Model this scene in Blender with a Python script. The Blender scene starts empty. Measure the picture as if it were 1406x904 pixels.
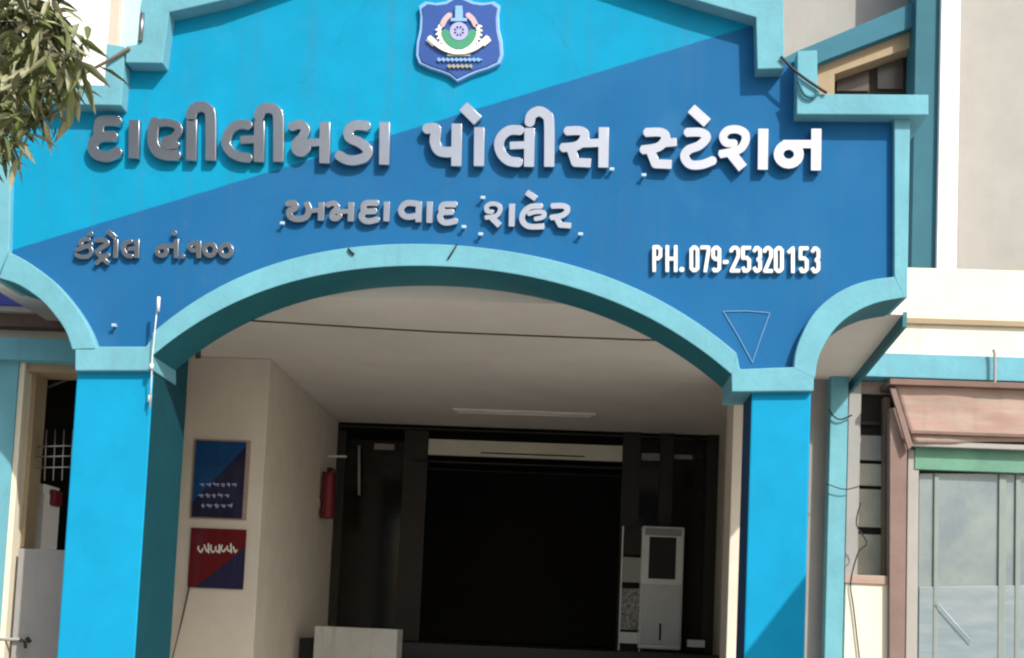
import bpy, bmesh, math, random
import numpy as np
from mathutils import Vector, Matrix, noise

random.seed(7)
R = math.radians
S = bpy.context.scene
COL = S.collection

# ------------------------------------------------------------------ camera
FPX, PPX, PPY, PW = 1690.0, 703.0, 740.0, 1406.0
EYE = Vector((0.0, -8.0, 1.5))
vy = Vector((780 - PPX, -(870 - PPY), -FPX)).normalized()
vz = Vector((1667 - PPX, 22000, -FPX)); vz = (vz - vz.dot(vy) * vy).normalized()
vx = vy.cross(vz)
ROT = Matrix((vx, vy, vz))
cam_d = bpy.data.cameras.new('camera')
cam = bpy.data.objects.new('camera', cam_d); COL.objects.link(cam)
cam.matrix_world = Matrix.Translation(EYE) @ ROT.to_4x4()
cam_d.sensor_fit = 'HORIZONTAL'; cam_d.sensor_width = 36
cam_d.lens = FPX / PW * 36
cam_d.shift_y = (PPY - 452) / PW
cam_d.clip_start = 0.05; cam_d.clip_end = 2000
S.camera = cam

# ------------------------------------------------------------------ light
SUN_V = Vector((0.80, -1.0, 1.12)).normalized()      # towards the sun
el = math.asin(SUN_V.z); az = math.atan2(SUN_V.x, SUN_V.y)
w = bpy.data.worlds.new('World'); S.world = w; w.use_nodes = True
nt = w.node_tree; bg = nt.nodes['Background']
sky = nt.nodes.new('ShaderNodeTexSky'); sky.sky_type = 'NISHITA'; sky.sun_disc = False
sky.sun_elevation = el; sky.sun_rotation = az
sky.air_density = 1.3; sky.dust_density = 3.0; sky.ozone_density = 1.0
nt.links.new(sky.outputs[0], bg.inputs[0]); bg.inputs[1].default_value = 0.145
sd = bpy.data.lights.new('sun', 'SUN'); sd.energy = 4.0; sd.angle = R(0.55); sd.color = (1.0, 0.95, 0.86)
so = bpy.data.objects.new('sun', sd); COL.objects.link(so)
so.rotation_euler = SUN_V.to_track_quat('Z', 'Y').to_euler()
S.view_settings.view_transform = 'Standard'; S.view_settings.look = 'None'
S.cycles.filter_width = 2.2
S.view_settings.exposure = 0.32; S.view_settings.gamma = 1; S.view_settings.use_curve_mapping = False

# ------------------------------------------------------------------ helpers
def F(px, py, Y):
    d = ROT @ Vector(((px - PPX) / FPX, -(py - PPY) / FPX, -1))
    return EYE + d * ((Y - EYE.y) / d.y)
def xz(px, py, Y):
    p = F(px, py, Y); return (p.x, p.z)
def poly(pts, Y): return [xz(a, b, Y) for a, b in pts]

def srgb(r, g, b):
    f = lambda c: (c / 255 / 12.92) if c / 255 <= .04045 else ((c / 255 + .055) / 1.055) ** 2.4
    return (f(r), f(g), f(b), 1)

def mat(name, col, rough=.75, metal=0, var=.12, scale=3.0, bump=.15, bscale=60, col2=None, spec=.4, dirt=0.0, coat=0):
    m = bpy.data.materials.new(name); m.use_nodes = True
    n = m.node_tree.nodes; l = m.node_tree.links; b = n['Principled BSDF']
    tc = n.new('ShaderNodeTexCoord'); mp = n.new('ShaderNodeMapping'); l.new(tc.outputs['Object'], mp.inputs[0])
    c1 = tuple(col[:3])
    c2 = tuple(col2[:3]) if col2 else tuple(min(1, x * (1 - var)) for x in c1)
    nz = n.new('ShaderNodeTexNoise'); nz.inputs['Scale'].default_value = scale; nz.inputs['Detail'].default_value = 6
    nz.inputs['Roughness'].default_value = .65
    l.new(mp.outputs[0], nz.inputs['Vector'])
    cr = n.new('ShaderNodeValToRGB'); cr.color_ramp.elements[0].position = .35; cr.color_ramp.elements[1].position = .68
    l.new(nz.outputs['Fac'], cr.inputs[0])
    mx = n.new('ShaderNodeMix'); mx.data_type = 'RGBA'
    mx.inputs['A'].default_value = (*c1, 1); mx.inputs['B'].default_value = (*c2, 1)
    l.new(cr.outputs[0], mx.inputs['Factor'])
    out = mx.outputs['Result']
    if dirt:
        mp2 = n.new('ShaderNodeMapping'); mp2.inputs['Scale'].default_value = (9, 9, .7); l.new(tc.outputs['Object'], mp2.inputs[0])
        n2 = n.new('ShaderNodeTexNoise'); n2.inputs['Scale'].default_value = 1.6; n2.inputs['Detail'].default_value = 8
        l.new(mp2.outputs[0], n2.inputs['Vector'])
        r2 = n.new('ShaderNodeValToRGB'); r2.color_ramp.elements[0].position = .55; r2.color_ramp.elements[1].position = .8
        l.new(n2.outputs['Fac'], r2.inputs[0])
        ml = n.new('ShaderNodeMath'); ml.operation = 'MULTIPLY'; ml.inputs[1].default_value = dirt; l.new(r2.outputs[0], ml.inputs[0])
        m2 = n.new('ShaderNodeMix'); m2.data_type = 'RGBA'; m2.inputs['B'].default_value = (.16, .14, .115, 1)
        l.new(ml.outputs[0], m2.inputs['Factor']); l.new(out, m2.inputs['A']); out = m2.outputs['Result']
    l.new(out, b.inputs['Base Color'])
    b.inputs['Roughness'].default_value = rough; b.inputs['Metallic'].default_value = metal
    b.inputs['Specular IOR Level'].default_value = spec
    if coat: b.inputs['Coat Weight'].default_value = coat
    if bump:
        nb = n.new('ShaderNodeTexNoise'); nb.inputs['Scale'].default_value = bscale; nb.inputs['Detail'].default_value = 4
        l.new(mp.outputs[0], nb.inputs['Vector'])
        bp = n.new('ShaderNodeBump'); bp.inputs['Strength'].default_value = bump; bp.inputs['Distance'].default_value = .01
        l.new(nb.outputs['Fac'], bp.inputs['Height']); l.new(bp.outputs[0], b.inputs['Normal'])
    return m

def split_mat(name, P, Q, ctop, cbot):
    """plaster painted in two blues along the straight line P-Q (x,z in metres)"""
    m = mat(name, ctop, rough=.85, bump=.05, bscale=40, spec=.2)
    n = m.node_tree.nodes; l = m.node_tree.links; b = n['Principled BSDF']
    tc = n.new('ShaderNodeTexCoord'); sp = n.new('ShaderNodeSeparateXYZ'); l.new(tc.outputs['Object'], sp.inputs[0])
    s = (Q[1] - P[1]) / (Q[0] - P[0]); c = P[1] - s * P[0]
    a = n.new('ShaderNodeMath'); a.operation = 'MULTIPLY_ADD'; a.inputs[1].default_value = s; a.inputs[2].default_value = c
    l.new(sp.outputs['X'], a.inputs[0])
    d = n.new('ShaderNodeMath'); d.operation = 'SUBTRACT'; l.new(sp.outputs['Z'], d.inputs[0]); l.new(a.outputs[0], d.inputs[1])
    nn = n.new('ShaderNodeTexNoise'); nn.inputs['Scale'].default_value = 9; l.new(tc.outputs['Object'], nn.inputs['Vector'])
    k = n.new('ShaderNodeMath'); k.operation = 'MULTIPLY_ADD'; k.inputs[1].default_value = .012; l.new(nn.outputs['Fac'], k.inputs[0]); l.new(d.outputs[0], k.inputs[2])
    mr = n.new('ShaderNodeMapRange'); mr.inputs['From Min'].default_value = 0; mr.inputs['From Max'].default_value = .012
    l.new(k.outputs[0], mr.inputs['Value'])
    old = b.inputs['Base Color'].links[0].from_socket
    n3 = n.new('ShaderNodeTexNoise'); n3.inputs['Scale'].default_value = 1.6; n3.inputs['Detail'].default_value = 7; l.new(tc.outputs['Object'], n3.inputs['Vector'])
    dk = n.new('ShaderNodeMix'); dk.data_type = 'RGBA'; dk.inputs['A'].default_value = (*[x * .88 for x in cbot[:3]], 1)
    dk.inputs['B'].default_value = (min(1, cbot[0] * 1.1 + .012), cbot[1] * 1.14 + .01, cbot[2] * 1.08, 1); l.new(n3.outputs['Fac'], dk.inputs['Factor'])
    mx = n.new('ShaderNodeMix'); mx.data_type = 'RGBA'
    l.new(dk.outputs['Result'], mx.inputs['A']); l.new(old, mx.inputs['B'])
    l.new(mr.outputs[0], mx.inputs['Factor']); out = mx.outputs['Result']
    # rain streaks, chalky patches and hairline cracks in the paint
    for sc, scale, lo, hi, amt, c in (((7, 7, .5), 1.3, .52, .78, .22, (.05, .12, .19, 1)), ((1, 1, 1), 2.6,   .56, .74, .05, (.16, .38, .52, 1))):
        mp_ = n.new('ShaderNodeMapping'); mp_.inputs['Scale'].default_value = sc; l.new(tc.outputs['Object'], mp_.inputs[0])
        nz_ = n.new('ShaderNodeTexNoise'); nz_.inputs['Scale'].default_value = scale; nz_.inputs['Detail'].default_value = 9; l.new(mp_.outputs[0], nz_.inputs['Vector'])
        r_ = n.new('ShaderNodeMapRange'); r_.inputs['From Min'].default_value = lo; r_.inputs['From Max'].default_value = hi; r_.inputs['To Max'].default_value = amt
        l.new(nz_.outputs['Fac'], r_.inputs['Value'])
        m_ = n.new('ShaderNodeMix'); m_.data_type = 'RGBA'; m_.inputs['B'].default_value = c
        l.new(r_.outputs[0], m_.inputs['Factor']); l.new(out, m_.inputs['A']); out = m_.outputs['Result']
    vo = n.new('ShaderNodeTexVoronoi'); vo.feature = 'DISTANCE_TO_EDGE'; vo.inputs['Scale'].default_value = .9
    wn = n.new('ShaderNodeTexNoise'); wn.inputs['Scale'].default_value = 2.2; wn.inputs['Detail'].default_value = 6; l.new(tc.outputs['Object'], wn.inputs['Vector'])
    wm = n.new('ShaderNodeMix'); wm.data_type = 'VECTOR'; wm.inputs['Factor'].default_value = .35; l.new(tc.outputs['Object'], wm.inputs[4]); l.new(wn.outputs['Color'], wm.inputs[5]); l.new(wm.outputs[1], vo.inputs['Vector'])
    cr_ = n.new('ShaderNodeMapRange'); cr_.inputs['From Min'].default_value = .0; cr_.inputs['From Max'].default_value = .004; cr_.inputs['To Min'].default_value = .13; cr_.inputs['To Max'].default_value = 0
    l.new(vo.outputs['Distance'], cr_.inputs['Value'])
    m_ = n.new('ShaderNodeMix'); m_.data_type = 'RGBA'; m_.inputs['B'].default_value = (.01, .03, .06, 1); l.new(cr_.outputs[0], m_.inputs['Factor']); l.new(out, m_.inputs['A'])
    l.new(m_.outputs['Result'], b.inputs['Base Color'])
    return m

def link(name, me, m, parent=None, bevel=0):
    o = bpy.data.objects.new(name, me); COL.objects.link(o)
    if m: me.materials.append(m)
    if parent: o.parent = parent; o.matrix_parent_inverse = parent.matrix_world.inverted()
    if bevel:
        bv = o.modifiers.new('bevel', 'BEVEL'); bv.width = bevel; bv.segments = 2; bv.limit_method = 'ANGLE'; bv.angle_limit = R(40)
    return o

def tag(o, label, cat, group=None, kind=None):
    if label: o['label'] = label
    if cat: o['category'] = cat
    if group: o['group'] = group
    if kind: o['kind'] = kind
    return o
def thing(name, label, cat, loc=(0, 0, 0), group=None):
    o = bpy.data.objects.new(name, None); COL.objects.link(o); o.location = loc; o.empty_display_size = .1
    o.matrix_world = Matrix.Translation(loc)
    return tag(o, label, cat, group)

def bm_prism(bm, pts, y0, y1):
    """closed outline pts (x,z), extruded from y0 (front) to y1 (back)"""
    a = [bm.verts.new((x, y0, z)) for x, z in pts]; b = [bm.verts.new((x, y1, z)) for x, z in pts]
    fs = [bm.faces.new(a), bm.faces.new(b[::-1])]
    for i in range(len(pts)):
        j = (i + 1) % len(pts)
        fs.append(bm.faces.new((a[j], a[i], b[i], b[j])))
    return fs
def finish(bm):
    bmesh.ops.recalc_face_normals(bm, faces=bm.faces)
    me = bpy.data.meshes.new('mesh'); bm.to_mesh(me); bm.free(); return me
def prism(name, pts, y0, y1, m, parent=None, bevel=.006):
    bm = bmesh.new(); bm_prism(bm, pts, y0, y1); return link(name, finish(bm), m, parent, bevel)
def bm_box(bm, x0, x1, y0, y1, z0, z1):
    bm_prism(bm, [(x0, z0), (x1, z0), (x1, z1), (x0, z1)], y0, y1)
def box(name, x0, x1, y0, y1, z0, z1, m, parent=None, bevel=.005):
    bm = bmesh.new(); bm_box(bm, x0, x1, y0, y1, z0, z1); return link(name, finish(bm), m, parent, bevel)
def pbox(name, a, b, Y, th, m, parent=None, bevel=.005, c=None, d=None):
    """front face given by photo-corner a (upper left) and b (lower right) at depth Y, thickness th backwards"""
    ym = (min(max(a[1], 0), 900) + min(max(b[1], 0), 904)) / 2; xm = min(max((a[0] + b[0]) / 2, 0), 1406)
    xa, xb = xz(a[0], ym, Y)[0], xz(b[0], ym, Y)[0]; za, zb = xz(xm, a[1], Y)[1], xz(xm, b[1], Y)[1]
    return box(name, xa, xb, Y, Y + th, max(zb, -.05), za, m, parent, bevel)
def bm_tube(bm, pts, r, seg=8, taper=None):
    pts = [Vector(p) for p in pts]; rings = []
    up = Vector((0.13, .21, 1)).normalized()
    for i, p in enumerate(pts):
        t = (pts[min(i + 1, len(pts) - 1)] - pts[max(i - 1, 0)]).normalized()
        u = t.cross(up)
        if u.length < 1e-3: u = t.cross(Vector((1, 0, 0)))
        u.normalize(); v = t.cross(u)
        rr = r if taper is None else r + (taper - r) * i / (len(pts) - 1)
        rings.append([bm.verts.new(p + rr * (math.cos(2 * math.pi * k / seg) * u + math.sin(2 * math.pi * k / seg) * v)) for k in range(seg)])
    for a, b in zip(rings, rings[1:]):
        for k in range(seg): bm.faces.new((a[k], a[(k + 1) % seg], b[(k + 1) % seg], b[k]))
    bm.faces.new(rings[0][::-1]); bm.faces.new(rings[-1])
def tube(name, pts, r, m, parent=None, seg=8, taper=None):
    bm = bmesh.new(); bm_tube(bm, pts, r, seg, taper); me = finish(bm)
    for p in me.polygons: p.use_smooth = True
    return link(name, me, m, parent)
def smooth_curve(pts, n=6):
    out = []
    P = [np.array(p, float) for p in pts]
    for i in range(len(P) - 1):
        p0, p1, p2, p3 = P[max(i - 1, 0)], P[i], P[i + 1], P[min(i + 2, len(P) - 1)]
        for k in range(n):
            t = k / n
            out.append(tuple(.5 * ((2 * p1) + (p2 - p0) * t + (2 * p0 - 5 * p1 + 4 * p2 - p3) * t * t + (3 * p1 - p0 - 3 * p2 + p3) * t ** 3)))
    out.append(tuple(P[-1])); return out

# ------------------------------------------------------------------ materials
LB = (.0, .275, .49); DB = (.004, .108, .295)
M_wall = split_mat('two_blue_plaster', xz(18, 343, 0), xz(1010, 42, 0), LB, DB)
M_pillar = mat('sky_blue_paint', (.004, .29, .53), .8, bump=.06, bscale=45, var=.12, spec=.15)
M_trim = mat('pale_teal_paint', (.15, .405, .50), .75, bump=.22, bscale=28, var=.18, dirt=.2, spec=.2)
M_sideshade = mat('teal_side_shade', (.005, .058, .08), .7, bump=.1, var=.2, spec=.2)  # teal darkened to stand in for shade on the left pillar's sides
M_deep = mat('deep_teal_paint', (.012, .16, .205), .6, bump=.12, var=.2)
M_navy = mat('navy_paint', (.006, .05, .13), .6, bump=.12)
M_cream = mat('cream_plaster', (.68, .62, .53), .8, bump=.1, var=.1, dirt=.06)
M_creamL = mat('light_cream_plaster', (.76, .70, .57), .8, bump=.15, var=.06, dirt=.16)
M_ceil = mat('ceiling_plaster', (.80, .76, .71), .85, bump=.08, var=.12, scale=1.2)
M_grey = mat('warm_grey_plaster', (.35, .342, .325), .85, bump=.1, var=.1, dirt=.12)
M_greyD = mat('grey_plaster', (.32, .312, .305), .85, bump=.1, var=.12, dirt=.25)
M_white = mat('white_paint', (.84, .83, .80), .7, bump=.08, var=.05)
M_beige = mat('beige_plaster', (.36, .28, .18), .8, bump=.1, var=.12, dirt=.2)
M_wood = mat('dark_wood', (.020, .014, .011), .55, bump=.1, var=.4, scale=8)
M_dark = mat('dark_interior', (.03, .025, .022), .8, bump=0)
M_glass = mat('smoked_glass', (.016, .013, .012), .10, bump=0, var=.5, spec=.32, scale=1.5)
M_steel = mat('stainless_steel', (.56, .565, .60), .30, metal=1, bump=.03, bscale=20, var=.1)
M_bronze = mat('steel_edge', (.45, .43, .42), .35, metal=1, bump=0, var=.1)
M_rubber = mat('black_cable', (.02, .02, .02), .6, bump=0)
M_cable = mat('brown_cable', (.10, .075, .06), .7, bump=0)
M_plast = mat('white_plastic', (.72, .72, .70), .4, bump=0, var=.05)
M_granite = mat('dark_granite', (.014, .013, .013), .6, bump=.03, var=.4, scale=30)
M_road = mat('dusty_asphalt', (.19, .18, .165), .9, bump=.3, var=.3, scale=2, bscale=90)
M_pave = mat('concrete_paving', (.38, .355, .32), .9, bump=.25, var=.25, scale=1.5, bscale=70)
M_leaf = mat('olive_leaf', (.13, .155, .05), .55, bump=0, var=.5, scale=5, col2=(.07, .09, .03))
M_leafP = mat('pale_leaf', (.33, .33, .20), .55, bump=0, var=.4, scale=5, col2=(.13, .14, .07))
M_bark = mat('grey_bark', (.16, .125, .09), .9, bump=.5, bscale=25, var=.4)
M_pink = mat('pinkish_board', (.37, .22, .19), .75, bump=.1, bscale=20, scale=5, col2=(.36, .31, .26), dirt=.3)
M_pink.node_tree.nodes['Mapping'].inputs['Scale'].default_value = (.5, 1, 4)
M_brown = mat('red_brown_paint', (.19, .115, .09), .6, bump=.1, var=.3, dirt=.3)
M_green = mat('faded_green_paint', (.13, .32, .23), .6, bump=.1, var=.3, dirt=.2)
M_red = mat('red_paint', (.17, .012, .018), .5, bump=0, var=.15)
M_boothglass = mat('dusty_glass', (.135, .185, .225), .06, bump=.02, bscale=4, var=.3, scale=2.5, col2=(.22, .27, .27), spec=.8)

# ------------------------------------------------------------------ setting
def sheet(name, x0, x1, y0, y1, z, m):
    bm = bmesh.new(); bm.faces.new([bm.verts.new(p) for p in ((x0, y0, z), (x1, y0, z), (x1, y1, z), (x0, y1, z))])
    o = link(name, finish(bm), m); o['kind'] = 'structure'; return o
sheet('ground', -600, 600, -600, 600, 0, M_pave)
sheet('road', -600, 600, -16, -6.2, .004, M_road)

# ------------------------------------------------------------------ entrance gateway (front slab, pillars, ceiling)
gate = thing('entrance_gateway', 'blue two-tone arched porch front of a police station with pale teal trim and two pillars', 'porch', (0, .2, 0))
TH = .40                                # slab thickness
BF = -.07                               # trim stands proud of the wall by this much
extr = [(209, 462), (229, 437), (270, 409), (317, 384), (363, 366), (404, 356), (462, 346), (521, 338), (579, 334), (600, 335), (660, 339), (719, 346),
        (779, 361), (824, 376), (869, 396), (929, 427), (973, 455), (1012, 483)]
intr = [(209, 487), (229, 473), (258, 455), (302, 426), (346, 407), (390, 388), (448, 375), (521, 368), (579, 365), (600, 366), (660, 371), (719, 379),
        (779, 394), (839, 412), (884, 433), (943, 467), (988, 500), (1004, 515)]
qr_o = [(1090, 506), (1093, 482), (1103, 455), (1118, 430), (1140, 409), (1168, 393), (1198, 384), (1228, 380)]
qr_i = [(1119, 520), (1124, 492), (1137, 465), (1155, 443), (1180, 426), (1208, 415), (1241, 409)]
ql_o = [(12, 346), (40, 361), (75, 388), (105, 423), (124, 455), (133, 479)]
ql_i = [(-2, 382), (25, 391), (55, 411), (76, 434), (90, 455), (99, 480)]
def fair(pts, deg=4):
    a = np.array(pts, float); c = np.polyfit((a[:, 0] - 600) / 400, a[:, 1], deg); x = np.linspace(a[0, 0], a[-1, 0], 120)
    return list(zip(x.tolist(), np.polyval(c, (x - 600) / 400).tolist()))
sE, sI = fair(extr), fair(intr)
sRo, sRi, sLo, sLi = smooth_curve(qr_o), smooth_curve(qr_i), smooth_curve(ql_o), smooth_curve(ql_i)

mid = lambda A, B: [((a[0] + b[0]) / 2, (a[1] + b[1]) / 2) for a, b in zip(A, B)]
def resample(c, n):
    c = np.array(c); d = np.r_[0, np.cumsum(np.hypot(*np.diff(c, axis=0).T))]; t = np.linspace(0, d[-1], n)
    return [(float(np.interp(q, d, c[:, 0])), float(np.interp(q, d, c[:, 1]))) for q in t]
mA = mid(resample(sE, 60), resample(sI, 60)); mR = mid(resample(sRo, 30), resample(sRi, 30)); mL = mid(resample(sLo, 30), resample(sLi, 30))
outline = ([(12, 345), (10, 130), (152, 128), (153, 75), (200, 72), (204, 10), (330, -22), (480, -62), (625, -78), (780, -60), (930, -20), (1060, 16),
            (1062, 84), (1106, 86), (1108, 143), (1236, 145), (1236, 388)] + mR[::-1][1:] + [(1100, 520), (1015, 522)] + mA[::-1] + [(200, 492), (112, 492)] + mL[::-1])
prism('wall_panel', poly(outline, 0), 0, TH - .02, M_wall, gate, 0)

def band(name, A, B, m, y0=BF, y1=TH, mid_face=True):
    """curved band between outlines A and B (photo points at the wall plane), front pale, reveal deep teal"""
    n = 96; A, B = resample(A, n), resample(B, n)
    A = poly(A, y0); B = poly(B, y0)
    bm = bmesh.new()
    va = [bm.verts.new((x, y0, z)) for x, z in A]; vb = [bm.verts.new((x, y0, z)) for x, z in B]
    wa = [bm.verts.new((x, y1, z)) for x, z in A]; wb = [bm.verts.new((x, y1, z)) for x, z in B]
    for i in range(n - 1):
        bm.faces.new((va[i], va[i + 1], vb[i + 1], vb[i])); bm.faces.new((va[i + 1], va[i], wa[i], wa[i + 1]))
        bm.faces.new((wa[i + 1], wa[i], wb[i], wb[i + 1]))
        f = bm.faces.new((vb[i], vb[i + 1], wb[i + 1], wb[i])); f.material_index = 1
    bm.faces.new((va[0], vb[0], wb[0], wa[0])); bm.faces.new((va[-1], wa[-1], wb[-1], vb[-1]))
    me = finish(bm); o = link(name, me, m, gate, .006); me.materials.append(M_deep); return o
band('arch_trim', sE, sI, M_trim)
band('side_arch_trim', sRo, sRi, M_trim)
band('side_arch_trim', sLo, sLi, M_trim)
def trim(name, pts, y0=BF, y1=TH, m=None): return prism(name, poly(pts, y0), y0, y1, m or M_trim, gate)
# caps of the pillars
trim('pillar_cap', [(103, 480), (128, 480), (134, 476), (200, 476), (209, 464), (210, 509), (103, 509)], BF + .001, TH + .02)
trim('pillar_cap', [(1004, 508), (1012, 486), (1016, 507), (1092, 504), (1118, 512), (1117, 537), (1005, 538)], BF + .001, TH + .02)
# stepped parapet trim, left and right
BP = -.12
trim('parapet_trim', [(192, 12), (200, -30), (330, -66), (480, -104), (625, -122), (780, -102), (930, -58), (1076, -2), (1077, 94), (1040, 95), (1038, 24), (955, 0),
                      (780, -58), (625, -76), (480, -60), (317, -2), (232, 17), (223, 87), (172, 86), (173, 63), (188, 61)], BP)
trim('parapet_trim', [(146, 60), (171, 64), (170, 90), (166, 145), (10, 141), (10, 113), (143, 117)], BP + .003)
trim('parapet_trim', [(1095, 70), (1122, 69), (1123, 129), (1275, 130), (1275, 158), (1094, 157)], BP + .003)
trim('edge_trim', [(1228, 158), (1250, 158), (1246, 409), (1240, 409), (1228, 380)], BF + .02)
trim('edge_trim', [(-8, 141), (17, 142), (12, 346), (-4, 382), (-12, 382)], BF + .02)

# pillars (constant section), painted sides; the left one's dark tone stands in for shade
def pillar(px0, px1, top, dep, sidem, m=M_pillar):
    x0 = xz(px0[0], px0[1], -.02)[0]; x1 = xz(px1[0], px1[1], -.02)[0]; zt = xz((px0[0] + px1[0]) / 2, top, -.02)[1]
    bm = bmesh.new(); bm_box(bm, x0, x1, -.02, dep, -.02, zt); bm.normal_update()
    bmesh.ops.recalc_face_normals(bm, faces=bm.faces)
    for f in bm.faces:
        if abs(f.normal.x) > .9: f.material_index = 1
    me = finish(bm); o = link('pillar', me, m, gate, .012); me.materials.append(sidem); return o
pillar((92, 700), (199, 700), 505, .70, M_sideshade)
ZC = 1.5 + 2.28                          # underside of the porch ceiling
bx0 = xz(92, 700, -.02)[0]; bx1 = xz(199, 700, -.02)[0]
box('pier', bx0 + .003, bx1 - .003, TH + .025, .697, xz(150, 505, -.02)[1] - .003, ZC + .05, M_sideshade, gate)  # carries the shade-dark side colour up to the ceiling
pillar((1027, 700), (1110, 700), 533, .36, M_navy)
# ceiling slab with its right edge running back to the main wall
def ceil_slab():
    bm = bmesh.new()
    xl = -4.2; p0 = F(1241, 409, TH); p1 = F(1166, 524, 2.7)
    pts = [(xl, TH + .02), (p0.x, TH + .02), (p1.x, 2.7), (p1.x, 5.75), (xl, 5.75)]
    a = [bm.verts.new((x, y, ZC)) for x, y in pts]; b = [bm.verts.new((x, y, ZC + .15)) for x, y in pts]
    bm.faces.new(a); bm.faces.new(b[::-1])
    for i in range(5): bm.faces.new((a[i], a[(i + 1) % 5], b[(i + 1) % 5], b[i]))
    return link('porch_ceiling', finish(bm), M_ceil, gate)
ceil_slab()
# teal fascia along the slab's right edge
def fascia():
    p0 = F(1241, 409, TH); p1 = F(1166, 524, 2.68); bm = bmesh.new(); v = []
    for p in (p0, p1):
        for dx in (0.002, .03):
            for z in (ZC - .085, ZC + .02): v.append(bm.verts.new((p.x + dx, p.y + .022, z)))
    for q in ((0, 1, 5, 4), (2, 3, 7, 6), (0, 2, 6, 4), (1, 3, 7, 5), (0, 1, 3, 2), (4, 5, 7, 6)): bm.faces.new([v[i] for i in q])
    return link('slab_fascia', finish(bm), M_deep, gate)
fascia()

# ------------------------------------------------------------------ station building behind
bld = thing('station_building', 'cream and teal station building behind the porch with shaded entrance walls', 'building', (0, 4, 0))
YB = 2.7
xl = F(365, 600, 2.5).x; xr = F(1000, 800, 2.5).x
zc = ZC - .003
# left inner wall of the porch: front face (bearing the posters) and receding face
box('wall', F(236, 800, 2.5).x, xl, 2.5, 5.72, 0, zc, M_cream, bld)
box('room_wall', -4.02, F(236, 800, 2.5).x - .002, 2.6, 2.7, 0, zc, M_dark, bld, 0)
# right inner wall
box('wall', xr, xr + .32, 2.5, 2.95, 0, zc, M_cream, bld)
box('wall', xr + .26, F(1166, 524, YB).x - .1, 2.96, 5.72, 0, zc, M_cream, bld)
# teal pilaster of the main wall, to the right of the porch
def strip(name, a0, a1, b0, b1, Y, th, m, parent=bld, bevel=.005):
    return prism(name, poly([a0, a1, b1, b0], Y), Y, Y + th, m, parent, bevel)
pbox('pilaster', (1137, 500), (1161, 1200), YB - .25, .34, M_trim, bld)
pbox('wall', (1104, 470), (1137, 1200), YB - .1, .3, M_greyD, bld)
# first-floor band on the right: cream parapet, line, teal beam
pbox('parapet', (1150, 372), (1700, 492), YB, .25, M_creamL, bld)
pbox('parapet_drip', (1150, 441), (1700, 449), YB - .035, .04, M_beige, bld)
pbox('beam', (1140, 491), (1700, 524), YB - .10, .40, M_trim, bld)
pbox('wall', (1163, 524), (1180, 800), YB + .02, .2, M_greyD, bld)
pbox('wall', (1160, 800), (1226, 1200), YB - .10, .25, M_creamL, bld)
# window between pilaster and kiosk
M_louvre = mat('dusty_louvre_glass', (.40, .39, .33), .5, bump=.05, var=.3)
win = pbox('window', (1163, 524), (1238, 800), YB + .16, .05, M_dark, bld)
for (x0, y0, x1, y1, mm) in ((1163, 524, 1230, 541, M_pink), (1163, 578, 1224, 584, M_wood), (1163, 598, 1224, 632, M_greyD), (1163, 637, 1224, 667, M_louvre), (1163, 672, 1222, 724, M_louvre), (1163, 734, 1222, 792, M_louvre)):
    pbox('window_panel', (x0, y0), (x1, y1), YB + .1, .05, mm, win)
pbox('window_sill', (1160, 790), (1226, 802), YB - .12, .2, M_pink, win)
# upper floor, right
YU = 3.4
pbox('upper_wall', (1030, -260), (1300, 150), YU + .35, .3, M_grey, bld)
pbox('upper_wall', (1316, -260), (1760, 420), YU + .1, .3, M_grey, bld)
pbox('column', (1289, -260), (1316, 420), YU - .25, .4, M_white, bld)
pbox('pier', (1254, -260), (1289, 420), YU - .2, .3, mat('muted_teal_paint', (.035, .14, .185), .7, bump=.1, spec=.2), bld)
prism('sloping_band', poly([(1070, 83), (1095, 70), (1272, -4), (1272, 30), (1130, 84), (1080, 110)], YU - .1), YU - .1, YU + .34, mat('mid_teal_paint', (.04, .165, .23), .7, bump=.1, spec=.2), bld)
prism('window_surround', poly([(1118, 140), (1124, 88), (1266, 27), (1266, 60), (1146, 102), (1146, 140)], YU), YU + .0, YU + .36, M_beige, bld)
uw = prism('upper_window', poly([(1140, 140), (1140, 98), (1256, 52), (1256, 140)], YU + .2), YU + .2, YU + .28, M_dark, bld, 0)
for a in ([(1149, 106), (1193, 91), (1193, 125), (1149, 125)], [(1205, 87), (1240, 72), (1240, 122), (1205, 122)]):
    prism('pane', poly(a, YU + .18), YU + .18, YU + .195, mat('dusty_pane', (.11, .09, .075), .25, bump=0, var=.4), uw, 0)
# roof slab tying the upper floor to the lower one
box('terrace_floor', F(1150, 400, YB).x, 6.2, YB + .26, 9, xz(1250, 420, YB)[1] - .3, xz(1250, 420, YB)[1] - .1, M_grey, bld)
# left wing
YL = .75
lx = F(-60, 600, YL).x
pbox('beam', (-400, 463), (128, 493), YL - .12, .35, M_trim, bld)
pbox('pier', (-75, 493), (11, 1200), YL - .03, .3, M_trim, bld)
pbox('wall', (-700, 493), (-76, 1200), YL + .02, .25, M_creamL, bld)
pbox('reveal', (11, 493), (20, 1200), YL - .01, .3, M_creamL, bld)
pbox('reveal', (20, 500), (42, 752), YL + .12, .2, M_beige, bld)
pbox('lintel', (20, 493), (128, 511), YL + .02, .3, M_beige, bld)
pbox('wall', (20, 755), (128, 1200), YL + .02, .28, M_greyD, bld)
pbox('wall', (-400, 330), (160, 465), YL + .75, .2, M_cream, bld)
pbox('cornice', (-400, 419), (125, 427), YL + .55, .2, M_creamL, bld)
pbox('cornice', (-400, 428), (125, 448), YL + .62, .13, M_brown, bld)
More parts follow.
